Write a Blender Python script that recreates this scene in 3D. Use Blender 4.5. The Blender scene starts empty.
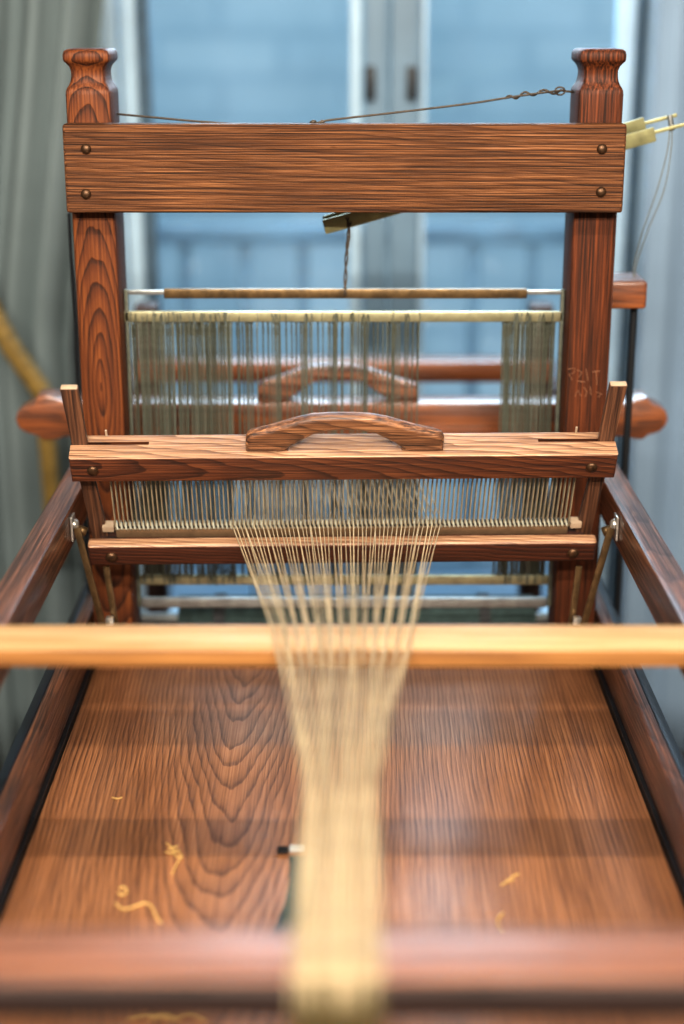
import bpy, bmesh, math, random
from mathutils import Vector, Matrix, Euler, Quaternion
random.seed(7)
PI = math.pi
scene = bpy.context.scene
COL = scene.collection

# ------------------------------------------------------------------ camera
CH = 1.45                      # camera height above the floor
FPX, PITCH = 1550.0, math.radians(17.95)
CAMX = -0.003
cam_d = bpy.data.cameras.new('camera')
cam = bpy.data.objects.new('camera', cam_d); COL.objects.link(cam)
cam.location = (CAMX, 0, CH); cam.rotation_euler = (PI/2 - PITCH, 0, 0)
cam_d.sensor_fit = 'VERTICAL'; cam_d.sensor_height = 36; cam_d.lens = FPX/1024*36
cam_d.dof.use_dof = True; cam_d.dof.focus_distance = 1.80; cam_d.dof.aperture_fstop = 1.45
cam_d.clip_start = 0.05
scene.camera = cam

def ray(px, py):
    u, v = (px-342)/FPX, (py-512)/FPX
    return Vector((u, math.cos(PITCH) - v*math.sin(PITCH), -math.sin(PITCH) - v*math.cos(PITCH)))
def at(px, py, Y):             # world point seen at a photo position, at depth Y
    r = ray(px, py); t = Y/r.y
    return Vector((CAMX + r.x*t, Y, CH + r.z*t))
def on(px, py, Z):             # same on a horizontal plane
    r = ray(px, py); t = (Z-CH)/r.z
    return Vector((CAMX + r.x*t, r.y*t, Z))
def ZH(h): return CH - h       # heights were surveyed as a drop below the lens

# ------------------------------------------------------------------ materials
def newmat(name):
    m = bpy.data.materials.new(name); m.use_nodes = True
    nt = m.node_tree; b = nt.nodes['Principled BSDF']
    return m, nt, b
def srgb(c):
    return tuple(((x/255)/12.92 if x/255 <= .04045 else ((x/255+.055)/1.055)**2.4) for x in c) + (1,)
def math_n(nt, op, a, b=None, c=None):
    n = nt.nodes.new('ShaderNodeMath'); n.operation = op
    for i, v in enumerate((a, b, c)):
        if v is None: continue
        if isinstance(v, (int, float)): n.inputs[i].default_value = v
        else: nt.links.new(v, n.inputs[i])
    return n.outputs[0]
def ramp(nt, fac, stops):
    n = nt.nodes.new('ShaderNodeValToRGB'); r = n.color_ramp
    while len(r.elements) < len(stops): r.elements.new(.5)
    for e, (p, c) in zip(r.elements, stops): e.position = p; e.color = c
    nt.links.new(fac, n.inputs[0]); return n.outputs[0]
def noise(nt, vec, scale, detail=3, rough=.5, dist=0):
    n = nt.nodes.new('ShaderNodeTexNoise'); n.inputs['Scale'].default_value = scale
    n.inputs['Detail'].default_value = detail; n.inputs['Roughness'].default_value = rough
    n.inputs['Distortion'].default_value = dist
    nt.links.new(vec, n.inputs['Vector']); return n.outputs[0]
def comb(nt, x, y, z):
    n = nt.nodes.new('ShaderNodeCombineXYZ')
    for i, v in enumerate((x, y, z)):
        if isinstance(v, (int, float)): n.inputs[i].default_value = v
        else: nt.links.new(v, n.inputs[i])
    return n.outputs[0]
def mixc(nt, fac, a, b, mode='MIX'):
    n = nt.nodes.new('ShaderNodeMix'); n.data_type = 'RGBA'; n.blend_type = mode
    for i, v in zip((0, 6, 7), (fac, a, b)):
        if isinstance(v, (int, float, tuple)): n.inputs[i].default_value = v
        else: nt.links.new(v, n.inputs[i])
    return n.outputs[2]

def wood(name, light, mid, dark, axis='X', N=150, off=(0, .05), tilt=(0, .1), warp=.006, streak=.6,
         rings=.8, rough=.45, bump=.25, seed=0.0, fine=1.0, spec=.5, patch=.35, coat=0.0, run=7, crough=.22):
    """solid wood: rings round an axis running almost along the board, plus fibre streaks"""
    m, nt, b = newmat(name)
    tc = nt.nodes.new('ShaderNodeTexCoord')
    sp = nt.nodes.new('ShaderNodeSeparateXYZ'); nt.links.new(tc.outputs['Object'], sp.inputs[0])
    X, Y, Z = sp.outputs
    L, A, B = {'X': (X, Y, Z), 'Y': (Y, X, Z), 'Z': (Z, X, Y)}[axis]
    Ls = math_n(nt, 'ADD', L, seed)
    low = noise(nt, comb(nt, math_n(nt, 'MULTIPLY', Ls, 5), math_n(nt, 'MULTIPLY', A, 22), math_n(nt, 'MULTIPLY', B, 22)), 1, 2)
    low2 = noise(nt, comb(nt, math_n(nt, 'MULTIPLY', Ls, 28), math_n(nt, 'MULTIPLY', A, 90), math_n(nt, 'MULTIPLY', B, 90)), 1, 2)
    a = math_n(nt, 'ADD', math_n(nt, 'MULTIPLY_ADD', L, tilt[0], off[0]), A)
    c = math_n(nt, 'ADD', math_n(nt, 'MULTIPLY_ADD', L, tilt[1], off[1]), B)
    r = math_n(nt, 'SQRT', math_n(nt, 'ADD', math_n(nt, 'MULTIPLY', a, a), math_n(nt, 'MULTIPLY', c, c)))
    r = math_n(nt, 'MULTIPLY_ADD', math_n(nt, 'SUBTRACT', low, .5), warp*2, r)
    r = math_n(nt, 'MULTIPLY_ADD', math_n(nt, 'SUBTRACT', low2, .5), warp*.35, r)
    f = math_n(nt, 'FRACT', math_n(nt, 'MULTIPLY', r, N))
    ringv = ramp(nt, f, [(0, (0, 0, 0, 1)), (.35, (.12, .12, .12, 1)), (.72, (.5, .5, .5, 1)), (.88, (1, 1, 1, 1)), (.97, (.9, .9, .9, 1)), (1, (0, 0, 0, 1))])
    st = noise(nt, comb(nt, math_n(nt, 'MULTIPLY', Ls, run), math_n(nt, 'MULTIPLY', A, 420*fine), math_n(nt, 'MULTIPLY', B, 420*fine)), 1, 4, .6)
    st2 = noise(nt, comb(nt, math_n(nt, 'MULTIPLY', Ls, 25), math_n(nt, 'MULTIPLY', A, 1500), math_n(nt, 'MULTIPLY', B, 1500)), 1, 2, .6)
    s = ramp(nt, st, [(.36, (0, 0, 0, 1)), (.64, (1, 1, 1, 1))])
    d = math_n(nt, 'ADD', math_n(nt, 'MULTIPLY', ringv, rings), math_n(nt, 'MULTIPLY', s, streak))
    d = math_n(nt, 'MULTIPLY_ADD', st2, .35, math_n(nt, 'SUBTRACT', d, .17))
    d = math_n(nt, 'DIVIDE', d, max(rings+streak, .01)*.92)
    colr = ramp(nt, d, [(.05, srgb(light)), (.42, srgb(mid)), (.9, srgb(dark))])
    big = noise(nt, comb(nt, math_n(nt, 'MULTIPLY', Ls, 6), math_n(nt, 'MULTIPLY', A, 25), math_n(nt, 'MULTIPLY', B, 25)), 1, 3, .6)
    pv = ramp(nt, big, [(.3, (.62, .58, .56, 1)), (.65, (1.0, 1.0, 1.0, 1))])
    colr = mixc(nt, patch, colr, mixc(nt, 1.0, colr, pv, 'MULTIPLY'))
    nt.links.new(colr, b.inputs['Base Color'])
    rr = math_n(nt, 'MULTIPLY_ADD', d, .18, rough-.06)
    nt.links.new(rr, b.inputs['Roughness'])
    b.inputs['Specular IOR Level'].default_value = spec
    b.inputs['Coat Weight'].default_value = coat; b.inputs['Coat Roughness'].default_value = crough
    bp = nt.nodes.new('ShaderNodeBump'); bp.inputs['Strength'].default_value = bump; bp.inputs['Distance'].default_value = .0015
    bp.invert = True
    nt.links.new(d, bp.inputs['Height']); nt.links.new(bp.outputs[0], b.inputs['Normal'])
    return m
def plain(name, c, rough=.5, metal=0, var=.12, scale=40, bump=0, spec=.5):
    m, nt, b = newmat(name)
    tc = nt.nodes.new('ShaderNodeTexCoord')
    n = noise(nt, tc.outputs['Object'], scale, 4, .6)
    lo = tuple(max(0, x*(1-var)) for x in c); hi = tuple(min(255, x*(1+var)) for x in c)
    nt.links.new(ramp(nt, n, [(.3, srgb(lo)), (.7, srgb(hi))]), b.inputs['Base Color'])
    b.inputs['Roughness'].default_value = rough; b.inputs['Metallic'].default_value = metal
    b.inputs['Specular IOR Level'].default_value = spec
    if bump:
        bp = nt.nodes.new('ShaderNodeBump'); bp.inputs['Strength'].default_value = bump; bp.inputs['Distance'].default_value = .001
        nt.links.new(n, bp.inputs['Height']); nt.links.new(bp.outputs[0], b.inputs['Normal'])
    return m

# object coordinates = offset from the thing's origin; the loom frame's origin is the floor point (0, 1.9, 0)
LY = 1.9
M = {}
M['beam'] = wood('castle_beam_wood', (152,104,66), (108,68,40), (50,31,20), 'X', N=150, off=(.03, -(ZH(.155))), tilt=(.012, .05), warp=.008, streak=1.0, rings=.3, rough=.55, bump=.6, seed=3.1, patch=.85, fine=1.7, run=5, spec=.25)
zk = ZH(.462)
M['post_arch'] = wood('arched_grain_wood', (128,74,38), (98,52,26), (52,27,15), 'Z', N=175, off=(.305, -.17*zk-.0), tilt=(0.0, .17), warp=.0055, streak=.5, rings=.6, rough=.5, bump=.35, seed=1.2, spec=.25)
M['post_plain'] = wood('reddish_post_wood', (120,64,34), (90,46,23), (44,23,13), 'Z', N=120, off=(-.42, .1), tilt=(.01, .02), warp=.006, streak=.9, rings=.25, rough=.5, bump=.35, seed=6.0, spec=.25)
M['rail'] = wood('side_rail_wood', (142,90,58), (98,58,36), (46,26,18), 'Y', N=150, off=(-.345, -(ZH(.50))), tilt=(.02, .06), warp=.010, streak=.9, rings=.3, rough=.38, bump=.4, seed=.7, coat=.5)
M['board'] = wood('tabletop_wood', (186,132,90), (156,106,70), (104,70,50), 'Y', N=190, off=(.13, .095*0.42-ZH(.822)), tilt=(.004, -.095), warp=.006, streak=.4, rings=.42, rough=.36, bump=.06, seed=2.2, fine=1.5, spec=.4, coat=.6, patch=.8, crough=.24)
M['front'] = wood('front_beam_wood', (168,118,92), (128,84,62), (74,44,34), 'X', N=90, off=(0, .2), tilt=(.01, .03), crough=.3, warp=.01, rough=.36, seed=9, coat=.5)
M['back'] = wood('back_beam_wood', (162,96,50), (126,70,36), (78,42,22), 'X', N=110, off=(.1, -.9), tilt=(.02, .04), warp=.01, rings=.3, rough=.38, seed=5, coat=.9, crough=.2)
M['batten'] = wood('beater_wood', (96,52,34), (70,36,23), (38,20,14), 'X', N=260, off=(.09, -.12), tilt=(.02, .08), warp=.008, streak=.5, rings=.7, rough=.42, bump=.4, seed=4.4, coat=.2)
M['cap'] = wood('worn_beater_wood', (122,72,44), (86,46,28), (46,24,16), 'X', N=250, off=(.06, -.16), tilt=(.05, .09), warp=.006, streak=.6, rings=.55, rough=.42, bump=.4, seed=8.4, coat=.3)
M['captop'] = wood('lit_top_wood', (200,164,132), (164,126,96), (110,78,58), 'X', N=200, off=(.06, -.05), tilt=(.08, .02), warp=.010, streak=.6, rings=.5, rough=.4, bump=.3, seed=8.4, coat=.3)  # window highlight on upward faces, put into a paler wood colour
M['handle'] = wood('worn_handle_wood', (180,130,90), (124,82,54), (52,32,22), 'X', N=150, off=(.03, -.2), tilt=(.03, .16), warp=.010, streak=.8, rings=.4, rough=.36, bump=.5, seed=7.3, patch=.8, coat=.3)
M['sword'] = wood('sword_wood', (122,84,60), (94,62,44), (50,32,24), 'Z', N=120, off=(.1, .2), tilt=(.01, .02), warp=.008, rings=.3, rough=.42, seed=2)
M['lath'] = wood('pine_lath_wood', (206,174,132), (196,160,116), (174,134,88), 'X', N=60, off=(.03, .05), tilt=(.01, .02), warp=.004, streak=.5, rings=.3, rough=.5, bump=.06, seed=1.9, coat=.0, spec=.3)
M['lathshade'] = wood('shaded_lath_front_wood', (168,122,70), (152,106,58), (124,82,44), 'X', N=60, off=(.03, .05), tilt=(.01, .02), warp=.004, streak=.5, rings=.3, rough=.45, bump=.06, seed=1.9)  # lath front coloured darker to stand for its shade
M['frontshade'] = wood('shaded_beam_front_wood', (52,28,18), (36,18,12), (20,10,8), 'X', N=90, rough=.6, seed=2.9)  # shade on the breast beam's front face, put into the wood colour
M['under'] = wood('dark_frame_wood', (86,50,36), (62,34,24), (30,16,12), 'X', N=110, off=(.1, .2), rough=.5, seed=.3)
M['endgrain'] = plain('pale_sword_tip', (170,150,128), .5)
M['brass'] = plain('old_brass', (150,128,84), .38, .85, .15, 60)
M['brassbar'] = plain('brass_heddle_bar', (158,152,122), .38, .7, .12, 50)
M['steel'] = plain('shaft_steel', (150,152,150), .35, .8, .12, 50)
M['bronze'] = plain('bronze_link', (104,84,58), .42, .8, .2, 80)
M['screw'] = plain('aged_screw', (84,62,44), .42, .75, .2, 200)
M['nut'] = plain('bright_steel_nut', (196,192,184), .3, .8, .1, 100)
M['reed'] = plain('reed_wire', (160,146,120), .5, .2, .1, 100)
M['coil'] = plain('reed_coil', (204,204,188), .4, .3, .1, 100)
M['reedband'] = plain('reed_edge_strip', (122,98,74), .5, .2, .1, 80)
M['strip'] = plain('dark_blue_black_strip', (22,30,40), .35, 0, .15, 20)
M['black'] = plain('black_rod', (16,18,22), .5, 0, .1, 50)
M['heddle'] = plain('heddle_wire', (88,90,78), .5, .2, .15, 150)
M['wirecord'] = plain('dark_wire', (74,64,54), .55, .3, .2, 200)
M['cord'] = plain('grey_cord', (112,116,112), .8, 0, .1, 200)
M['darkgreen'] = plain('green_black_cloth', (62,80,78), .8, 0, .2, 60)
M['thread'] = plain('gold_thread', (166,148,118), .55, 0, .12, 60)
M['thread2'] = plain('pale_thread', (190,172,138), .55, 0, .1, 60)
M['tail'] = plain('shaded_thread_end', (74,64,32), .6, 0, .2, 60)  # shade on the hanging thread ends, painted as a dark olive
M['scrap'] = plain('yarn_scrap', (214,178,112), .7, 0, .1, 60)
M['teal'] = plain('teal_cloth', (24,56,60), .5, 0, .25, 120)
M['white'] = plain('white_tip', (200,205,205), .5)
M['whitepaint'] = plain('blue_white_paint', (176,200,216), .45, 0, .05, 6)
M['greypaint'] = plain('grey_paint', (112,138,158), .5, 0, .06, 5)
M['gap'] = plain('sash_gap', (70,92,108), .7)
M['wall'] = plain('wall_paint', (84,90,92), .8, 0, .05, 3)
M['ceil'] = plain('ceiling_paint', (96,94,90), .9, 0, .03, 3)
M['floor'] = wood('floor_boards', (100,84,72), (80,66,56), (54,44,38), 'Y', N=20, rough=.5)
M['gold'] = plain('gold_tieback', (128,104,50), .6, 0, .2, 90)
M['rail_out'] = plain('balcony_iron', (118,142,156), .6, 0, .1, 8)
def curtain_mat(name, c, trans=.15):
    m, nt, b = newmat(name)
    tc = nt.nodes.new('ShaderNodeTexCoord')
    n = noise(nt, tc.outputs['Object'], 3, 3)
    nt.links.new(ramp(nt, n, [(.3, srgb(tuple(x*.93 for x in c))), (.7, srgb(c))]), b.inputs['Base Color'])
    b.inputs['Roughness'].default_value = .9
    b.inputs['Specular IOR Level'].default_value = .1
    return m
M['curtain'] = curtain_mat('grey_curtain_cloth', (122,134,136))
M['curtain_r'] = curtain_mat('blue_grey_curtain_cloth', (146,168,190))
# glass
m, nt, b = newmat('window_glass')
nt.nodes.remove(b)
tr = nt.nodes.new('ShaderNodeBsdfTransparent'); tr.inputs[0].default_value = (.93, .97, 1, 1)
gl = nt.nodes.new('ShaderNodeBsdfGlossy'); gl.inputs['Roughness'].default_value = .02
mx = nt.nodes.new('ShaderNodeMixShader'); mx.inputs[0].default_value = .05
nt.links.new(tr.outputs[0], mx.inputs[1]); nt.links.new(gl.outputs[0], mx.inputs[2])
nt.links.new(mx.outputs[0], nt.nodes['Material Output'].inputs[0])
M['glass'] = m
# facade: pale painted brick
m, nt, b = newmat('pale_brick')
tc = nt.nodes.new('ShaderNodeTexCoord'); mp = nt.nodes.new('ShaderNodeMapping'); mp.inputs['Rotation'].default_value = (PI/2, 0, 0)
nt.links.new(tc.outputs['Object'], mp.inputs[0])
br = nt.nodes.new('ShaderNodeTexBrick'); br.inputs['Scale'].default_value = 1.0
br.inputs['Brick Width'].default_value = .5; br.inputs['Row Height'].default_value = .17; br.inputs['Mortar Size'].default_value = .02
br.inputs['Color1'].default_value = srgb((188,206,212)); br.inputs['Color2'].default_value = srgb((180,200,208)); br.inputs['Mortar'].default_value = srgb((168,190,200))
nt.links.new(mp.outputs[0], br.inputs['Vector'])
n1 = noise(nt, tc.outputs['Object'], .9, 3, .6)
cc = mixc(nt, 1.0, br.outputs[0], ramp(nt, n1, [(.32, (.62, .70, .74, 1)), (.62, (1, 1, 1, 1))]), 'MULTIPLY')
nt.links.new(cc, b.inputs['Base Color']); b.inputs['Roughness'].default_value = .9
M['facade'] = m

# ------------------------------------------------------------------ mesh helpers
def box(bm, x0, x1, y0, y1, z0, z1, bev=0, seg=2, mat4=None):
    t = bmesh.new(); bmesh.ops.create_cube(t, size=1)
    for v in t.verts:
        v.co = Vector(((x0+x1)/2 + v.co.x*(x1-x0), (y0+y1)/2 + v.co.y*(y1-y0), (z0+z1)/2 + v.co.z*(z1-z0)))
    if bev: bmesh.ops.bevel(t, geom=t.edges[:], offset=bev, segments=seg, profile=.6, affect='EDGES')
    merge(bm, t, mat4)
def merge(bm, t, mat4=None):
    if mat4 is not None: bmesh.ops.transform(t, matrix=mat4, verts=t.verts[:])
    me = bpy.data.meshes.new('tmp'); t.to_mesh(me); t.free(); bm.from_mesh(me); bpy.data.meshes.remove(me)
def frame_of(d):
    d = d.normalized(); up = Vector((0, 0, 1)) if abs(d.z) < .9 else Vector((1, 0, 0))
    a = d.cross(up).normalized(); return a, d.cross(a).normalized()
def tube(bm, pts, r, n=6, cap=True):
    pts = [Vector(p) for p in pts]; rs = r if isinstance(r, (list, tuple)) else [r]*len(pts)
    prev = None; first = None; a = None
    for i, p in enumerate(pts):
        d = (pts[min(i+1, len(pts)-1)] - pts[max(i-1, 0)])
        if a is None: a, b_ = frame_of(d)
        else:
            d = d.normalized(); a = (a - d*a.dot(d)).normalized(); b_ = d.cross(a)
        ring = [bm.verts.new(p + (a*math.cos(2*PI*k/n) + b_*math.sin(2*PI*k/n))*rs[i]) for k in range(n)]
        if prev:
            for k in range(n): bm.faces.new((prev[k], prev[(k+1) % n], ring[(k+1) % n], ring[k]))
        else: first = ring
        prev = ring
    if cap: bm.faces.new(first[::-1]); bm.faces.new(prev)
def lerp_path(pts, n=8):       # Catmull-Rom through the points
    P = [Vector(p) for p in pts]; P = [P[0]*2-P[1]] + P + [P[-1]*2-P[-2]]; out = []
    for i in range(1, len(P)-2):
        for k in range(n):
            t = k/n
            out.append(.5*((2*P[i]) + (P[i+1]-P[i-1])*t + (2*P[i-1]-5*P[i]+4*P[i+1]-P[i+2])*t*t + (3*P[i]-P[i-1]-3*P[i+1]+P[i+2])*t**3))
    out.append(P[-2]); return out
def prism(bm, poly, y0, y1, bev=0, seg=2, mat4=None):    # poly in x,z extruded along y
    t = bmesh.new()
    f = t.faces.new([t.verts.new((x, y0, z)) for x, z in poly])
    r = bmesh.ops.extrude_face_region(t, geom=[f])
    for v in r['geom']:
        if isinstance(v, bmesh.types.BMVert): v.co.y = y1
    bmesh.ops.recalc_face_normals(t, faces=t.faces[:])
    if bev:
        es = [e for e in t.edges if abs(e.verts[0].co.y-e.verts[1].co.y) < 1e-6]
        bmesh.ops.bevel(t, geom=es, offset=bev, segments=seg, profile=.55, affect='EDGES')
    merge(bm, t, mat4)
def dome(bm, c, r, h, axis=(0, -1, 0), slot=True):
    t = bmesh.new(); rings = []
    for i, (rr, zz) in enumerate(((1, 0), (1, .25), (.86, .62), (.55, .9), (.0, 1))):
        rings.append([t.verts.new((rr*r*math.cos(2*PI*k/16), rr*r*math.sin(2*PI*k/16), zz*h)) for k in range(16)] if rr else [t.verts.new((0, 0, h))])
    for a, b_ in zip(rings, rings[1:]):
        for k in range(16):
            if len(b_) == 1: t.faces.new((a[k], a[(k+1) % 16], b_[0]))
            else: t.faces.new((a[k], a[(k+1) % 16], b_[(k+1) % 16], b_[k]))
    q = Vector((0, 0, 1)).rotation_difference(Vector(axis))
    merge(bm, t, Matrix.Translation(Vector(c)) @ q.to_matrix().to_4x4())
def obj(name, bm, mat, parent=None, origin=None, smooth=False, local=False):
    """link a bmesh given in world space as one object; its origin is the parent's, or `origin`"""
    me = bpy.data.meshes.new(name); 
    o0 = Vector(origin) if origin is not None else Vector((0, 0, 0))
    if parent is not None: o0 = WORLD_ORIGIN[parent.name]
    if not local: bmesh.ops.translate(bm, vec=-o0, verts=bm.verts[:])
    bmesh.ops.recalc_face_normals(bm, faces=bm.faces[:])
    bm.to_mesh(me); bm.free()
    me.materials.append(mat)
    if smooth:
        for p in me.polygons: p.use_smooth = True
    else:
        for p in me.polygons: p.use_smooth = True
        try: me.set_sharp_from_angle(angle=math.radians(38))
        except Exception: pass
    o = bpy.data.objects.new(name, me); COL.objects.link(o)
    if parent is not None: o.parent = parent; WORLD_ORIGIN[o.name] = o0
    else: o.location = o0; WORLD_ORIGIN[o.name] = o0
    return o
WORLD_ORIGIN = {}
def thing(name, label, cat, loc, rot=(0, 0, 0), group=None):
    e = bpy.data.objects.new(name, None); COL.objects.link(e)
    e.location = loc; e.rotation_euler = rot; e.empty_display_size = .05
    WORLD_ORIGIN[e.name] = Vector(loc)
    return tag(e, label, cat, group)
def tag(o, label, cat, group=None):
    o['label'] = label; o['category'] = cat
    if group: o['group'] = group
    return o
def struct(o): o['kind'] = 'structure'; return o
def B(*a, **k):
    bm = bmesh.new(); box(bm, *a, **k); return bm

# ------------------------------------------------------------------ room shell
WY = 3.0
struct(obj('floor', B(-2.4, 2.4, -2.4, WY+.1, -.05, 0), M['floor']))
struct(obj('ceiling', B(-2.4, 2.4, -2.4, WY+.1, 3.2, 3.25), M['ceil']))
struct(obj('wall_left', B(-2.45, -2.4, -2.4, WY+.1, 0, 3.2), M['wall']))
struct(obj('wall_right', B(2.4, 2.45, -2.4, WY+.1, 0, 3.2), M['wall']))
struct(obj('wall_front', B(-2.4, 2.4, -2.45, -2.4, 0, 3.2), M['wall']))
wx0, wx1 = at(100, 0, WY).x, at(664, 0, WY).x
wz0, wz1 = .12, 2.6
bm = bmesh.new()
box(bm, -2.4, wx0, WY, WY+.1, 0, 3.2); box(bm, wx1, 2.4, WY, WY+.1, 0, 3.2)
box(bm, wx0, wx1, WY, WY+.1, 0, wz0); box(bm, wx0, wx1, WY, WY+.1, wz1, 3.2)
struct(obj('wall_back', bm, M['wall']))
def X3(px): return at(px, 60, WY).x
# window: two casement leaves, grey meeting stiles, frame
win = struct(thing('window_1', 'tall two-leaf casement window with pale blue-white frames behind the loom', 'window', ((wx0+wx1)/2, WY, wz0)))
del win['category']
bm = bmesh.new()
box(bm, wx0, X3(119), WY-.03, WY+.06, wz0, wz1, .004); box(bm, X3(646), wx1, WY-.03, WY+.06, wz0, wz1, .004)
box(bm, wx0, wx1, WY-.03, WY+.06, wz1-.06, wz1, .004); box(bm, wx0, wx1, WY-.03, WY+.06, wz0, wz0+.05, .004)
obj('window_frame', bm, M['whitepaint'], win)
for a, b_, c, d in ((121, 137, 350, 361), (421, 427, 616, 634)):
    bm = bmesh.new()
    box(bm, X3(a), X3(b_), WY-.01, WY+.03, wz0+.05, wz1-.06, .004); box(bm, X3(c), X3(d), WY-.01, WY+.03, wz0+.05, wz1-.06, .004)
    box(bm, X3(b_), X3(c), WY-.01, WY+.03, wz1-.13, wz1-.06, .004); box(bm, X3(b_), X3(c), WY-.01, WY+.03, wz0+.05, wz0+.14, .004)
    obj('window_sash', bm, M['whitepaint'], win)
    obj('glass_pane', B(X3(b_)-.002, X3(c)+.002, WY+.008, WY+.012, wz0+.1, wz1-.1), M['glass'], win)
bm = bmesh.new(); box(bm, X3(364), X3(388), WY-.025, WY+.03, wz0+.05, wz1-.06, .006); obj('meeting_stile', bm, M['greypaint'], win)
bm = bmesh.new(); box(bm, X3(390), X3(420), WY-.03, WY+.03, wz0+.05, wz1-.06, .006); obj('meeting_stile', bm, M['greypaint'], win)
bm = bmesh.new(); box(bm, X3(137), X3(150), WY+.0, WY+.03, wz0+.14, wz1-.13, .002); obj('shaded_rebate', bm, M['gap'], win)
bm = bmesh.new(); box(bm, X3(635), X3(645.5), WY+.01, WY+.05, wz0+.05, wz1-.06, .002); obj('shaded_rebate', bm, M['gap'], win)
for px in (370, 412):
    p = at(px, 83, WY-.04); obj('window_latch', B(p.x-.009, p.x+.009, WY-.05, WY-.024, p.z-.03, p.z+.03, .004), M['black'], win)

# outside
FY = 6.5
f = struct(obj('wall_facade', B(-6, 6, FY, FY+.2, -3, 7), M['facade'])); 
struct(obj('trim_1', B(-3, 3, WY+.1, WY+1.0, -.06, .0), M['greypaint']))
rl = thing('balcony_railing', 'blurred grey-blue balcony railing outside the window behind the loom', 'railing', (0, 3.7, 0))
zt = at(300, 224, 3.7).z
obj('handrail', B(-1.4, 1.4, 3.68, 3.72, zt-.045, zt, .008), M['rail_out'], rl)
obj('bottom_rail', B(-1.4, 1.4, 3.685, 3.715, .1, .13, .004), M['rail_out'], rl)
for px in (185, 245, 303, 360, 418, 475, 533, 590, 128, 70, 648):
    x = at(px, 250, 3.7).x
    obj('baluster', B(x-.014, x+.014, 3.69, 3.71, .1, zt-.04, .004), M['rail_out'], rl)

# curtains
def curtain(name, mat, xa, xb, y, folds, z0=.02, z1=2.9, amp=.035, ph=0, label='', seed=1, slots=None):
    rnd = random.Random(seed); bm = bmesh.new(); NX, NZ = 150, 24; rows = []
    offs = [rnd.uniform(-.4, .4) for _ in range(40)]
    for j in range(NZ+1):
        z = z0 + (z1-z0)*j/NZ; row = []
        a, b_ = xa(z), xb(z)
        for i in range(NX+1):
            u = i/NX; s = u*folds*2*PI + ph
            k = int(u*folds) % 40
            yy = y - amp*(math.sin(s+offs[k]*0) + .35*math.sin(2.3*s+1+.4*math.sin(z*2)) + .2*math.sin(5.1*s+z))
            row.append(bm.verts.new((a+(b_-a)*u, yy, z)))
        rows.append(row)
    for r0, r1 in zip(rows, rows[1:]):
        for i in range(NX): bm.faces.new((r0[i], r0[i+1], r1[i+1], r1[i]))
    o = obj(name, bm, mat, smooth=True, origin=((xa(z0)+xb(z0))/2, y, z0))
    s = o.modifiers.new('thick', 'SOLIDIFY'); s.thickness = .003
    return o
CY = 2.78
xl = at(104, 0, CY).x; xl2 = at(76, 450, CY).x
def redge(z):
    t = max(0, min(1, (1.45-z)/.55)); return xl + (xl2-xl)*t
o = curtain('curtain', M['curtain'], lambda z: -1.55, redge, CY, 17, amp=.032, seed=3)
tag(o, 'grey-white pleated curtain hanging at the left of the window', 'curtain')
xr = at(666, 0, CY).x
o = curtain('curtain', M['curtain_r'], lambda z: xr, lambda z: 1.6, CY+.06, 7, amp=.014, seed=5, ph=1)
tag(o, 'smooth blue-grey curtain hanging at the right of the window', 'curtain')
tb = thing('curtain_tieback', 'gold tieback band slanting across the grey left curtain', 'tieback', at(45, 392, CY-.1))
bm = bmesh.new(); tube(bm, lerp_path([at(-60, 230, CY-.11), at(-20, 290, CY-.11), at(10, 345, CY-.11), at(42, 392, CY-.1)], 6), .018, 8); obj('band', bm, M['gold'], tb)
bm = bmesh.new(); tube(bm, lerp_path([at(42, 392, CY-.1), at(46, 430, CY-.1), at(52, 500, CY-.1), at(56, 560, CY-.1)], 6), .016, 8); obj('tail', bm, M['gold'], tb)

# ------------------------------------------------------------------ loom frame
loom = thing('floor_loom', 'dark-stained wooden floor loom frame with carved castle posts and a wide inset board', 'loom', (0, LY, 0))
# castle beam
bm = bmesh.new(); zc0, zc1 = ZH(.2305), ZH(.1275)
box(bm, -.3315, .3315, 1.868, 1.898, zc0, zc1, .004, 3)
cb = obj('castle_beam', bm, M['beam'], loom)
for px, py in ((86, 149), (86, 194), (602, 149), (601, 192)):
    bm = bmesh.new(); p = at(px, py, 1.868); dome(bm, (p.x, 1.8685, p.z), .0062, .0045)
    obj('screw', bm, M['screw'], cb, smooth=True)
# castle posts: one lofted solid with the carved neck
def post(xa, xb, y0, y1, mat):
    cx, cy, hx, hy = (xa+xb)/2, (y0+y1)/2, (xb-xa)/2, (y1-y0)/2
    prof = [(1.450, 0), (.110, 0), (.096, 0), (.0915, -.0004), (.0885, -.0016), (.085, -.0038), (.081, -.0056), (.075, -.0066), (.069, -.0066), (.064, -.005), (.0605, -.0024), (.058, .0002), (.0555, .0010), (.050, .0010), (.0462, -.0002), (.0440, -.0034)]
    bm = bmesh.new(); prev = None
    for h, e in prof:
        ax, ay = hx+e, hy+e; c = .005; ring = []
        for sx, sy, order in ((-1, -1, 0), (1, -1, 1), (1, 1, 0), (-1, 1, 1)):
            pts = [(sx*ax, sy*(ay-c)), (sx*(ax-c*.3), sy*(ay-c*.3)), (sx*(ax-c), sy*ay)]
            if order: pts = pts[::-1]
            ring += [bm.verts.new((cx+x, cy+y, ZH(h))) for x, y in pts]
        if prev:
            n = len(ring)
            for k in range(n): bm.faces.new((prev[k], prev[(k+1) % n], ring[(k+1) % n], ring[k]))
        else: bm.faces.new(ring[::-1])
        prev = ring
    bm.faces.new(prev)
    return obj('castle_post', bm, mat, loom)
PL = post(-.3310, -.2775, 1.898, 1.972, M['post_arch'])
PR = post(.2775, .3310, 1.898, 1.972, M['post_plain'])
PL['label'] = 'castle post with arched grain'
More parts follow.
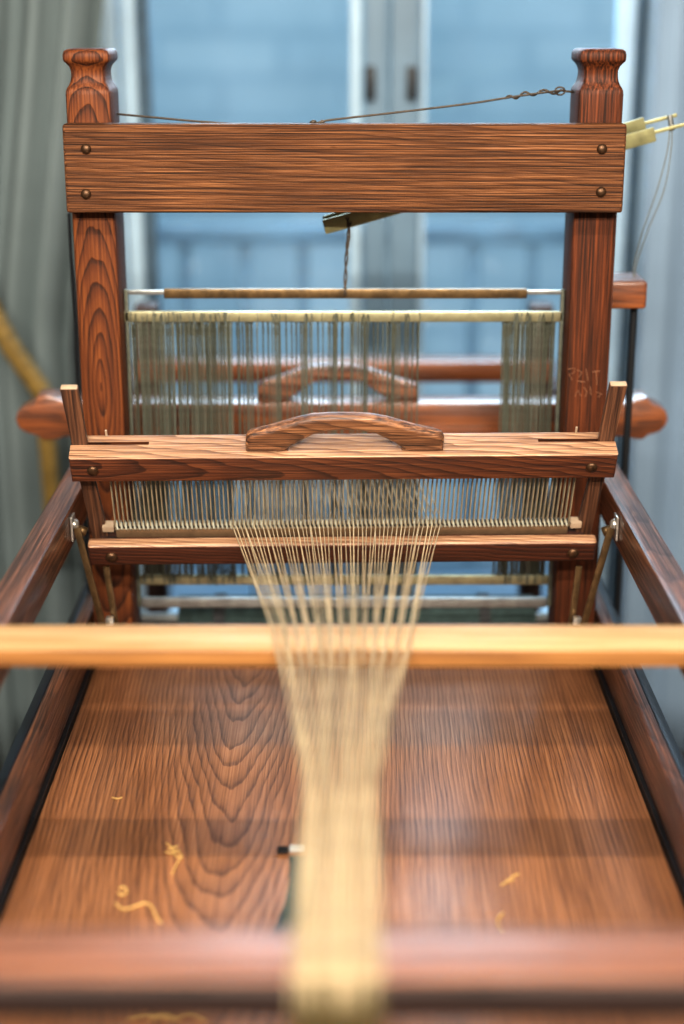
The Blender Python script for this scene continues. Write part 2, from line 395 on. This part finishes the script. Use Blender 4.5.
PR['label'] = 'castle post with scratched marks'
# scratched pale marks on the right post
bm = bmesh.new()
S = [[(568,369),(575,368),(574,373),(569,374),(572,380)], [(577,370),(582,372),(579,377)], [(586,369),(588,381)], [(592,372),(600,371)], [(596,372),(597,385)],
     [(575,396),(578,390),(581,396)], [(584,387),(587,392),(585,397)], [(590,386),(591,395)], [(596,392),(602,394),(598,397)], [(577,381),(585,382)]]
for s in S: tube(bm, [at(x, y, 1.8978) for x, y in s], .0006, 5)
M['scratch'] = plain('scratched_mark', (116,78,54), .7, 0, .35, 900)
sc = obj('scratched_marks', bm, M['scratch'], PR)
# side rails
for s in (-1, 1):
    xs = sorted((s*.33, s*.362))
    bm = bmesh.new(); box(bm, xs[0], xs[1], .72, 2.47, ZH(.621), ZH(.570), .004, 2); obj('side_rail', bm, M['rail'], loom)
    xs2 = sorted((s*.350, s*.362))
    bm = bmesh.new(); box(bm, xs2[0], xs2[1], .72, 2.47, ZH(.813), ZH(.759), .003, 2); obj('outer_strip', bm, M['strip'], loom)
    xs2 = sorted((s*.333, s*.350))
    bm = bmesh.new(); box(bm, xs2[0], xs2[1], .72, 2.47, ZH(.815), ZH(.757), .0035, 2); obj('lower_side_rail', bm, M['rail'], loom)
    for y in (.76, 2.42):
        a = s*.3305; xx = sorted((a, a - s*.035))
        bm = bmesh.new(); box(bm, xx[0], xx[1], y-(.0 if y > 1 else .03), y+(.05 if y > 1 else .03), 0, ZH(.444) if y > 1 else ZH(.56), .003)
        obj('rear_post' if y > 1 else 'front_leg', bm, M['under'], loom)
# front beam, cross rails, rear beams
bm = bmesh.new(); box(bm, -.362, .362, .788, .850, ZH(.5775), ZH(.5495), .008, 3); bbm = obj('breast_beam', bm, M['front'], loom)
bbm.data.materials.append(M['frontshade'])
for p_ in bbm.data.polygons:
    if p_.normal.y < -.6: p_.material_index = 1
bm = bmesh.new(); box(bm, -.333, .333, 1.905, 1.965, ZH(.855), ZH(.795), .003); obj('cross_rail', bm, M['under'], loom)
bm = bmesh.new(); box(bm, -.333, .333, 2.40, 2.455, ZH(.5625), ZH(.5286), .004); obj('rear_cross_bar', bm, M['back'], loom)
YB = 2.09
zb = [at(343, y, YB).z for y in (403, 438)]
def bx(px): return at(px, 420, YB).x
hh = zb[0]-zb[1]; zt_, zl_ = zb[0], zb[1]
rt = [(bx(600), zt_), (bx(628), zt_), (bx(636), zt_+.006), (bx(646), zt_+.008), (bx(652), zt_-.002), (bx(660), zt_-.006), (bx(666), zt_-.012), (bx(668.5), zt_-.024), (bx(666), zl_+.016), (bx(660), zl_+.008), (bx(650), zl_+.004), (bx(644), zl_-.003), (bx(634), zl_-.002), (bx(628), zl_+.002), (bx(600), zl_)]
lf = [(bx(90), zl_), (bx(64), zl_+.002), (bx(52), zl_-.004), (bx(42), zl_-.004), (bx(36), zl_+.003), (bx(24), zl_+.008), (bx(18), zl_+.014), (bx(15), zl_+.026), (bx(18), zt_-.012), (bx(28), zt_-.004), (bx(34), zt_-.003), (bx(38), zt_+.009), (bx(50), zt_+.01), (bx(62), zt_+.004), (bx(90), zt_)]
bm = bmesh.new(); prism(bm, rt+lf, YB, YB+.05, .004); obj('back_beam', bm, M['back'], loom)
# inset board
for s in (-1, 1):
    xs = sorted((s*.336, s*.3290)); obj('gap_shade_strip', B(xs[0], xs[1], .72, 1.89, ZH(.88), ZH(.8155)), M['black'], loom)  # black strip added to darken the gap beside the board
    xs = sorted((s*.3285, s*.305)); obj('board_ledger', B(xs[0], xs[1], .72, 1.89, ZH(.88), ZH(.8425), .002), M['under'], loom)
bm = bmesh.new(); box(bm, -.3275, .3275, .70, 1.885, ZH(.842), ZH(.822), .002); obj('board', bm, M['board'], loom)
# bracket and rods beside the right post
xb1 = .388
bm = bmesh.new(); box(bm, .30, xb1, 1.975, 2.05, ZH(.366), ZH(.330), .005, 3); br_ = obj('rod_bracket', bm, M['back'], loom)
bm = bmesh.new(); tube(bm, [(.377, 2.0, ZH(.36)), (.379, 2.0, ZH(1.43))], .0047, 10); obj('black_rod', bm, M['black'], br_)
bm = bmesh.new(); tube(bm, [(-.349, 1.985, ZH(.245)), (-.350, 1.985, ZH(1.43))], .0022, 8); obj('thin_rod', bm, M['black'], loom)
# handle on the back beam
def arch(L, H, base, thick, y0, y1, bev, org=(0, 0, 0)):
    up = [(-1, 0), (-1, .34), (-.985, .46), (-.93, .54), (-.80, .62), (-.65, .74), (-.48, .88), (-.32, .975), (-.15, 1), (.08, .995), (.25, .97), (.42, .88), (.58, .75), (.74, .62), (.90, .52), (.975, .45), (1, .34), (1, 0)]
    lo = [(.56, 0), (.60, .06), (.46, .29), (.32, .49), (.17, .59), (0, .62), (-.17, .59), (-.32, .49), (-.46, .29), (-.60, .06), (-.56, 0)]
    poly = [(x*L, z*H) for x, z in up] + [(x*L*thick, z*H) for x, z in lo]
    bm = bmesh.new(); prism(bm, poly, y0, y1, bev, 3, Matrix.Translation(org)); return bm
M['wornback'] = wood('polished_back_handle', (170,120,92), (128,84,62), (70,42,32), 'X', N=60, rough=.3, seed=4, coat=1.0, crough=.2)
hz = at(338, 398, YB+.03).z
hb = obj('back_handle', arch(.112, .052, 0, 1.0, YB+.012, YB+.032, .005, (at(338, 395, YB).x, 0, zt_-.001)), M['wornback'], loom)

# ------------------------------------------------------------------ beater (batten)
LEAN, YAW = math.radians(25), math.radians(1.5)
R = Euler((LEAN, 0, YAW)).to_matrix().to_4x4()
TOP = Matrix.Translation((0.0, 1.716, ZH(.495))) @ R        # frame whose origin is the cap's front top edge
BO = TOP @ Vector((0, 0, -.19))
beater = thing('beater', 'dark wooden beater with worn top rail tinted as lit from above, arched handle and metal reed', 'loom beater', BO, (LEAN, 0, YAW))
def bp(name, bm, mat, parent=None, smooth=False):            # beater part; bm is in the cap frame
    bmesh.ops.translate(bm, vec=(0, 0, .19), verts=bm.verts[:])
    o = obj(name, bm, mat, parent or beater, smooth=smooth, local=True); return o
# top rail with the two slots cut at the ends
bm = bmesh.new()
CW, CD, CHH = .3160, .0425, .029
slotx = .226; sy0, sy1 = .0240, .0290
outer = [(-CW, 0), (CW, 0), (CW, sy0), (slotx, sy0), (slotx, sy1), (CW, sy1), (CW, CD), (-CW, CD), (-CW, sy1), (-slotx, sy1), (-slotx, sy0), (-CW, sy0)]
t = bmesh.new(); fc = t.faces.new([t.verts.new((x, y, -CHH)) for x, y in outer])
r_ = bmesh.ops.extrude_face_region(t, geom=[fc])
for v in r_['geom']:
    if isinstance(v, bmesh.types.BMVert): v.co.z = .0075
bmesh.ops.recalc_face_normals(t, faces=t.faces[:])
es = [e for e in t.edges if (abs(e.verts[0].co.y) < 1e-6 and abs(e.verts[1].co.y) < 1e-6) or all(abs(v.co.y-CD) < 1e-6 for v in e.verts)]
bmesh.ops.bevel(t, geom=es, offset=.003, segments=3, profile=.6, affect='EDGES')
merge(bm, t)
cap = bp('top_rail', bm, M['cap'])
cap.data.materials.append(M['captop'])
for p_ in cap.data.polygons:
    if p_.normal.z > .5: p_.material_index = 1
for x in (-.290, .287):
    bm = bmesh.new(); dome(bm, (x, .0005, -.0115), .0068, .0042); bp('screw', bm, M['screw'], cap, True)
for x in (-.276, .272):
    bm = bmesh.new(); tube(bm, [(x, .040, .007), (x, .040, .016)], .0014, 6); bp('peg', bm, M['endgrain'], cap)
bp('handle', arch(.1140, .051, 0, 1.0, .008, .023, .0055, (.0005, 0, .007)), M['handle'], cap)
# swords
for s in (-1, 1):
    bm = bmesh.new()
    poly = [(s*.3195, .088), (s*.2995, .088), (s*.2950, -.035), (s*.2825, -.185), (s*.303, -.185), (s*.3125, -.035)]
    if s > 0: poly = poly[::-1]
    prism(bm, poly, .0245, .0335, .0015)
    sw = bp('sword', bm, M['sword'])
    bm = bmesh.new(); box(bm, min(s*.3195, s*.2995)+.0008, max(s*.3195, s*.2995)-.0008, .0250, .0330, .088, .0892, .0005); bp('pale_tip', bm, M['endgrain'], sw)
# lower rail
bm = bmesh.new(); box(bm, -.309, .309, 0, .016, -.166, -.133, .004, 3); low = bp('lower_rail', bm, M['batten'])
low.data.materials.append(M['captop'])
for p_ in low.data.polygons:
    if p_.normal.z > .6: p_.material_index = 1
bm = bmesh.new(); box(bm, -.296, .296, .016, .040, -.166, -.139, .002, 2); bp('lower_rail_back', bm, M['under'])
for x in (-.281, .281):
    bm = bmesh.new(); dome(bm, (x, .0005, -.151), .0075, .005); bp('screw', bm, M['screw'], low, True)
# reed
reed_x = .2755; n = 104; pitch = 2*reed_x/n
bm = bmesh.new(); box(bm, -reed_x, reed_x, .0215, .0315, -.139, -.1265, .001)
reed = bp('reed', bm, M['reedband'])
bm = bmesh.new()
for i in range(n+1):
    x = -reed_x + i*pitch; box(bm, x-.00065, x+.00065, .0225, .0295, -.127, -.027)
bp('reed_wires', bm, M['reed'], reed)
bm = bmesh.new()
pts = []
for i in range(n*8+1):
    a = 2*PI*i/8; pts.append((-reed_x + i*pitch/8, .026+.0062*math.cos(a), -.1225+.0040*math.sin(a)))
tube(bm, pts, .00125, 5); bp('reed_coil', bm, M['coil'], reed)
bm = bmesh.new(); tube(bm, [(-reed_x, .026, -.1225), (reed_x, .026, -.1225)], .0042, 8); bp('coil_core', bm, M['black'], reed)

for s in (-1, 1):
    bm = bmesh.new(); box(bm, *sorted((s*.2775, s*.2915)), .020, .032, -.1285, -.1195, .001); bp('reed_end_block', bm, M['endgrain'], reed)
# metal links between rail and beater foot
for s in (-1, 1):
    lk = thing('beater_link', ('left' if s < 0 else 'right') + ' metal link bars hinged to the inner face of the ' + ('left' if s < 0 else 'right') + ' side rail', 'hinge link', (s*.325, 1.775, ZH(.60)), group=None)
    zp = ZH(.593)
    bm = bmesh.new(); box(bm, *sorted((s*.3295, s*.3265)), 1.765, 1.787, zp-.016, zp+.014, .001); obj('plate', bm, M['nut'], lk)
    bm = bmesh.new(); dome(bm, (s*.3262, 1.776, zp+.002), .007, .006, (-s, 0, 0)); obj('bolt', bm, M['nut'], lk, smooth=True)
    bm = bmesh.new(); tube(bm, [(s*.322, 1.776, zp-.004), (s*.312, 1.776, zp-.008)], .0058, 10); obj('bolt', bm, M['bronze'], lk, smooth=True)
    def bar(p, q, w, tk):
        p, q = Vector(p), Vector(q); d = q-p; L = d.length; z = d.normalized(); x = Vector((0, 1, 0)).cross(z).normalized(); y = z.cross(x)
        m4 = Matrix((x, y, z)).transposed().to_4x4(); m4.translation = p
        bm = bmesh.new(); box(bm, -w/2, w/2, -tk/2, tk/2, 0, L, .001, 2, m4); return bm
    pxa, pxb = (77, 105) if s < 0 else (611, 581)
    obj('long_bar', bar(at(pxa, 528, 1.765), at(pxb, 634, 1.785), .0085, .003), M['bronze'], lk)
    pxa, pxb = (106, 117) if s < 0 else (579, 570)
    obj('short_bar', bar(at(pxa, 566, 1.80), at(pxb, 634, 1.81), .008, .003), M['bronze'], lk)
    p = at(110 if s < 0 else 577, 621, 1.80); obj('foot_nut', B(p.x-.005, p.x+.005, 1.795, 1.805, p.z-.006, p.z+.006, .002), M['nut'], lk)

# ------------------------------------------------------------------ heddle shaft
SY = 1.94; SX = .2745
shaft = thing('heddle_shaft', 'metal heddle shaft frame with a brass heddle bar hanging between the castle posts', 'heddle shaft', (0, SY, ZH(.755)))
def zat(py, Y=SY): return at(343, py, Y).z
bm = bmesh.new(); box(bm, at(164, 290, SY).x, at(527, 290, SY).x, SY-.005, SY+.006, zat(298), zat(288.5), .0015); tbar = obj('lifting_bar', bm, M['bronze'], shaft)
for a, b_ in ((126, 168), (523, 564)):
    p, q = at(a, 293, SY), at(b_, 291, SY)
    bm = bmesh.new(); box(bm, p.x, q.x, SY-.002, SY+.004, zat(294.5), zat(290), .001); obj('bar_end', bm, M['steel'], shaft)
bm = bmesh.new(); box(bm, at(121, 315, SY).x, at(563, 315, SY).x, SY-.004, SY+.004, zat(321.5), zat(311), .0015); obj('heddle_bar', bm, M['brassbar'], shaft)
bm = bmesh.new(); box(bm, -.272, .272, SY-.004, SY+.004, zat(584), zat(575), .0015); obj('heddle_bar', bm, M['brassbar'], shaft)
bm = bmesh.new(); box(bm, -.272, .272, SY-.005, SY+.005, zat(607), zat(597), .003); obj('bottom_bar', bm, M['steel'], shaft)
for s in (-1, 1):
    bm = bmesh.new(); box(bm, s*SX-.0022, s*SX+.0022, SY-.004, SY+.004, zat(606), zat(289), .0008); obj('shaft_side', bm, M['heddle'], shaft)

# wire heddles
zt1, zt0 = zat(316), zat(579); HH = zt1-zt0
def heddle_mesh():
    bm = bmesh.new(); r = .00085; zc = zat(452)-zt1
    def loop(z0, z1, w):
        pts = [(0, 0, z0)] + [(w*math.sin(PI*k/6), 0, z0+(z1-z0)*k/6) for k in range(1, 6)] + [(0, 0, z1)]
        tube(bm, pts, r*.8, 4); tube(bm, [(-x, y, z) for x, y, z in pts], r*.8, 4)
    loop(.006, -.012, .0016); tube(bm, [(0, 0, -.012), (.0003, .0002, -.024)], r*1.3, 4)
    tube(bm, [(0, 0, -.024), (.0004, 0, zc/2), (0, 0, zc+.008)], r, 4)
    loop(zc+.008, zc-.008, .0022)
    tube(bm, [(0, 0, zc-.008), (-.0004, 0, (zc-HH)/2), (0, 0, -HH+.014)], r, 4)
    loop(-HH+.014, -HH-.004, .0016)
    return bm
h0 = obj('wire_heddle', heddle_mesh(), M['heddle'], origin=(0, 0, 0), local=True)
first = True
clumps = [(131, 232, 86, 'thin wire heddle in the dense bundle at the left end of the shaft', 'left bundle of wire heddles'),
          (232, 419, 66, 'thin wire heddle spaced out along the middle of the shaft carrying a warp thread', 'spaced wire heddles in the middle'),
          (503, 556, 54, 'thin wire heddle in the dense bundle at the right end of the shaft', 'right bundle of wire heddles')]
for a, b_, nn, lab, grp in clumps:
    for i in range(nn):
        o = h0 if first else h0.copy()
        if not first: COL.objects.link(o)
        first = False
        u = (i + random.uniform(.1, .9))/nn
        if 'middle' in grp: u = min(1, max(0, u + .02*math.sin(u*40)))
        px = a+(b_-a)*u
        o.location = (at(px, 316, SY).x, SY+random.uniform(-.006, .006) + (.006 if i % 2 else -.006)*0, zt1+random.uniform(-.003, .001))
        o.rotation_euler = (random.uniform(-.008, .008), random.uniform(-.014, .014)*(.6 if 'middle' in grp else 1), random.uniform(0, 3))
        tag(o, lab, 'heddle', grp)

# ------------------------------------------------------------------ lath laid across the rails
lz0, lz1 = ZH(.5698), ZH(.5530)
bm = bmesh.new(); box(bm, -.46, .46, 1.300, 1.362, lz0, lz1, .0022, 2)
lath = obj('lath', bm, M['lath'], origin=(0, 1.33, lz0))
lath.data.materials.append(M['lathshade'])
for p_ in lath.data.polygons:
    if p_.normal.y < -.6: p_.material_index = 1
tag(lath, 'pale pine lath laid across the side rails under the fanned warp threads', 'wooden lath')

# ------------------------------------------------------------------ warp threads
zr0 = at(343, 604, 2.06).z
NT = 58
reed_pt = TOP @ Vector((0, .026, -.1185))
used = []
for i in range(NT):
    u = (i+.5)/NT
    dent = round(((-.137 + .256*u)+reed_x)/pitch - .5)
    xr_ = -reed_x + (dent+.5)*pitch + random.uniform(-.0006, .0006)
    jz = random.uniform(0, .0016)
    ug = (math.floor(u*13)+.5)/13; xl_ = -.067 + .128*(ug*.55+u*.45) + random.uniform(-.0012, .0012)
    xk = -.030 + .052*(ug*.35+u*.65) + random.uniform(-.0022, .0022)
    xb_ = -.0325 + .054*u + random.uniform(-.0012, .0012)
    xh = -.143 + .243*u + random.uniform(-.001, .001)
    rp = TOP @ Vector((xr_, .030, -.1185)); rp0 = TOP @ Vector((xr_, .021, -.1185+random.uniform(0, .001)))
    up_ = i % 2
    pts = [(xb_*1.02, .783-jz, ZH(.66)), (xb_, .7845-jz, ZH(.565)), (xb_, .789, ZH(.5485)+jz*.5), (xb_, .80, ZH(.5470)+jz), (xb_, .848, ZH(.5472)+jz),
           (xk, 1.03+random.uniform(-.03, .03), ZH(.5485)+random.uniform(-.001, .003)),
           (xl_, 1.302, lz1+.0012+jz*.6), (xl_*1.12, 1.36, lz1+.0014+jz*.6),
           rp0, rp, (xh, SY, ZH(.580)+(.012 if up_ else -.004)), (xh*.97, 2.125, ZH(.640)), (xh*.97, 2.129, ZH(.66)), (xh*.97, 2.1265, zr0-.034)]
    bm = bmesh.new(); tube(bm, pts, .00068 if i % 3 else .00085, 5)
    o = obj('warp_thread', bm, M['thread2'] if random.random() < .35 else M['thread'], origin=pts[4], smooth=True)
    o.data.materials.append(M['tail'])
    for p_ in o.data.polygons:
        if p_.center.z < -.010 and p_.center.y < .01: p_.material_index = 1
    tag(o, 'golden warp thread running from the reed over the lath to the front beam', 'warp thread', 'golden warp threads')

# warp roller low at the back
wr = thing('warp_roller', 'dark green-black roller with two black bands low behind the heddle shaft', 'roller', (0, 2.09, ZH(.93)))
zr0 = at(343, 604, 2.06).z
bm = bmesh.new(); tube(bm, [(at(178, 615, 2.06).x, 2.09, zr0-.034), (at(536, 615, 2.06).x, 2.09, zr0-.034)], .034, 24); obj('drum', bm, M['darkgreen'], wr)
for px in (219, 485):
    x = at(px, 612, 2.06).x; bm = bmesh.new(); tube(bm, [(x-.008, 2.09, zr0-.034), (x+.008, 2.09, zr0-.034)], .0375, 24); obj('black_band', bm, M['black'], wr)
bm = bmesh.new(); tube(bm, [(-.33, 2.09, zr0-.034), (.33, 2.09, zr0-.034)], .009, 12); obj('axle', bm, M['steel'], wr)

# ------------------------------------------------------------------ lifting lever behind the castle beam
A_, Z_ = at(324, 225, 1.956), at(640, 137, 2.005)
lever = thing('lifting_lever', 'brass double lever slanting up behind the castle beam with prongs right of the post', 'loom lever', A_)
def lbar(p, q, w, h, mat, name, bev=.002):
    p, q = Vector(p), Vector(q); d = q-p; L = d.length; x = d.normalized(); y = Vector((0, 0, 1)).cross(x).normalized(); z = x.cross(y)
    m4 = Matrix((x, y, z)).transposed().to_4x4(); m4.translation = p
    bm = bmesh.new(); box(bm, 0, L, -w/2, w/2, -h/2, h/2, bev, 2, m4); return obj(name, bm, mat, lever)
M['leverbrass'] = plain('pale_brass_lever', (146,142,104), .42, .45, .12, 50)
lbar(A_+Vector((0, -.009, -.0015)), at(655, 134, 1.996), .005, .0185, M['leverbrass'], 'lever_bar')
lbar(A_+Vector((0, .009, .001)), at(645, 124, 2.014), .005, .0185, M['leverbrass'], 'lever_bar')
lbar(at(648, 134, 1.996), at(694, 122, 1.996), .003, .0045, M['leverbrass'], 'prong', .0008)
lbar(at(638, 125, 2.014), at(677, 115, 2.014), .003, .0045, M['leverbrass'], 'prong', .0008)
bm = bmesh.new(); tube(bm, [at(670, 116, 2.01), at(672, 130, 2.0)], .0035, 8); obj('prong_pin', bm, M['steel'], lever)
# cords
def cord(name, strands, r, mat, label, cat='cord', tw=.0013, turns=5, n=5):
    bm = bmesh.new()
    for base in strands:
        P = lerp_path(base, 10)
        if tw:
            for ph in (0, PI):
                tube(bm, [p + Vector((math.cos(ph+turns*2*PI*k/len(P)), 0, math.sin(ph+turns*2*PI*k/len(P))*.3))*tw*(1) for k, p in enumerate(P)], r, n)
        else: tube(bm, P, r, n)
    return tag(obj(name, bm, mat, origin=strands[0][0], smooth=True), label, cat)
cord('hanging_cord', [[at(347, 217, 1.945), at(349, 232, 1.943), at(346, 262, 1.94), at(345, 296, 1.934)], [at(350, 222, 1.943), at(347, 250, 1.94), at(345, 289, 1.936)]], .0009, M['wirecord'],
     'dark twisted cord joining the lever end to the middle of the heddle shaft', tw=.0016, turns=2.5)
cord('pull_cord', [[at(672, 128, 2.0), at(671, 150, 2.0), at(664, 190, 2.0), at(648, 230, 2.005), at(637, 262, 2.01), at(634.5, 277, 2.015)],
                   [at(670, 128, 2.0), at(667, 152, 2.0), at(657, 190, 2.0), at(643, 230, 2.0), at(634, 265, 2.01), at(633.5, 278, 2.015)]], .0008, M['cord'],
     'pair of thin grey cords curving down right of the castle post', tw=0)
# wire over the castle beam
bm = bmesh.new()
YW = 1.90
wt = ZH(.1275)
tube(bm, lerp_path([at(117, 114, 1.93), at(150, 117, 1.91), at(200, 121.5, YW), at(262, 125, YW-.01), at(312, 123.5, YW-.01), at(330, 120, YW-.01), at(400, 112, YW), at(470, 103.5, YW+.005), at(505, 98, YW+.01), at(540, 93, 1.915), at(565, 90, 1.925)], 8), .0014, 6)
tw = lerp_path([at(505, 99, 1.91), at(530, 93.5, 1.915), at(562, 91, 1.922)], 14)
tube(bm, [p + Vector((0, math.cos(k*.7), math.sin(k*.7)))*.0028 for k, p in enumerate(tw)], .0013, 6)
tube(bm, [at(560+5*math.cos(a), 91+4*math.sin(a), 1.925) for a in [k*PI/5 for k in range(11)]], .0011, 5)
tube(bm, [at(563, 91, 1.925), at(574, 92, 1.93)], .0014, 5)
for px in (313, 322):
    p = at(px, 122, YW-.01); tube(bm, [p+Vector((-.004, 0, -.001)), p, p+Vector((.004, 0, .001))], [.001, .003, .001], 7)
tag(obj('twisted_wire', bm, M['wirecord'], origin=at(320, 124, YW), smooth=True), 'thin dark wire stretched over the castle beam between the two posts, twisted at the right', 'wire')

# ------------------------------------------------------------------ scraps on the board
ZB = ZH(.822)
def scrap(name, pts, r, label, mat=None, cat='yarn scrap', extra=()):
    bm = bmesh.new()
    for P in (pts,)+tuple(extra):
        tube(bm, lerp_path([on(x, y, ZB+r*1.05+(.001 if k % 2 else 0)) for k, (x, y) in enumerate(P)], 5), r, 5)
    return tag(obj(name, bm, mat or M['scrap'], origin=on(pts[0][0], pts[0][1], ZB), smooth=True), label, cat)
scrap('yarn_scrap', [(115,903),(123,909),(133,907),(145,903),(152,907),(156,916),(161,923)], .0010, 'long wavy yellow yarn scrap at the left of the board')
scrap('yarn_scrap', [(119,888),(124,887),(127,892),(122,895),(118,892)], .0011, 'tiny curled yellow yarn loop above the long wavy scrap')
scrap('yarn_scrap', [(166,843),(174,849),(182,856),(177,863),(172,874)], .0009, 'tangled ochre yarn scrap lying left of the arched board grain', extra=([(165,852),(172,853),(180,850)], [(170,846),(176,856),(183,857)], [(168,849),(178,846)]))
scrap('yarn_scrap', [(18,937),(28,940),(36,944),(48,948)], .0010, 'frayed yellow yarn scrap at the far left by the front beam', extra=([(26,946),(34,940),(44,937)], [(30,938),(33,948)]))
scrap('yarn_scrap', [(501,885),(508,881),(513,876),(519,874)], .0009, 'short bent yellow yarn scrap at the right of the board', extra=([(506,880),(514,880)],))
scrap('yarn_scrap', [(503,913),(499,917),(498,924),(503,931)], .0010, 'small hooked yellow yarn scrap near the front beam at the right')
scrap('yarn_scrap', [(112,797.5),(118,798.5),(122,797.5)], .0007, 'faint single yellow fibre on the left half of the board')
scrap('yarn_scrap', [(128,1021),(150,1018),(172,1021),(190,1017),(205,1023)], .0011, 'curly yellow yarn scrap lying under the front beam', extra=([(150,1022),(165,1017),(178,1023)],))
ts = thing('teal_strip', 'curved dark teal strip with a black and white tip lying beside the warp bundle', 'strip', on(290, 880, ZB))
bm = bmesh.new(); prev = None
for xa_, xe_, y in ((289,318,858), (290,320,868), (289,318,885), (285,316,905), (278,308,922), (270,298,936), (262,288,950)):
    p, q = on(xa_, y, ZB), on(xe_, y, ZB); a = [bm.verts.new((p.x, p.y, ZB+z)) for z in (.0004, .0024)]; b2 = [bm.verts.new((q.x, q.y, ZB+z)) for z in (.0024, .0004)]
    ring = a+b2
    if prev:
        for k in range(4): bm.faces.new((prev[k], prev[(k+1) % 4], ring[(k+1) % 4], ring[k]))
    else: bm.faces.new(ring)
    prev = ring
bm.faces.new(prev[::-1]); obj('strip_body', bm, M['teal'], ts)
p = on(284, 850, ZB+.003); obj('black_tip', B(p.x-.007, p.x+.004, p.y-.005, p.y+.004, ZB+.0005, ZB+.006, .002), M['black'], ts)
p = on(294, 849, ZB+.003); obj('white_tip', B(p.x-.005, p.x+.010, p.y-.003, p.y+.005, ZB+.0005, ZB+.006, .002), M['white'], ts)

# ------------------------------------------------------------------ light
w = bpy.data.worlds.new('world'); scene.world = w; w.use_nodes = True
bg = w.node_tree.nodes['Background']; bg.inputs[0].default_value = (.62, .82, 1.0, 1); bg.inputs[1].default_value = .75
def area(name, loc, target, sx, sy, power, color, spread=PI):
    l = bpy.data.lights.new(name, 'AREA'); l.shape = 'RECTANGLE'; l.size = sx; l.size_y = sy; l.energy = power; l.color = color; l.spread = spread
    o = bpy.data.objects.new(name, l); COL.objects.link(o); o.location = loc
    o.rotation_euler = (Vector(target)-Vector(loc)).to_track_quat('-Z', 'Y').to_euler(); return o
for y_, p_ in ((.70, 44), (-.88, 124), (-1.60, 152)):
    area('ceiling_strip_light', (0, y_, 2.47), (0, 1.6, .7), 2.6, .05, p_, (1, .90, .77))
# daylight on the facade across the street, and daylight coming in through the window
area('facade_daylight', (0, 4.3, 4.2), (0, 6.5, 1.4), 8, 2, 225, (.84, .95, 1))
area('window_daylight', (0.15, 3.35, 2.02), (0.05, 1.6, .8), 1.6, 0.95, 75, (.70, .87, 1))
area('room_fill', (-.6, -1.8, 2.2), (0, 1.8, .9), 2.2, 1.6, 3, (1, .92, .84))

scene.view_settings.view_transform = 'Standard'
scene.view_settings.look = 'None'
scene.view_settings.exposure = -0.1
scene.view_settings.gamma = 0.86
scene.cycles.max_bounces = 8
scene.cycles.use_denoising = True
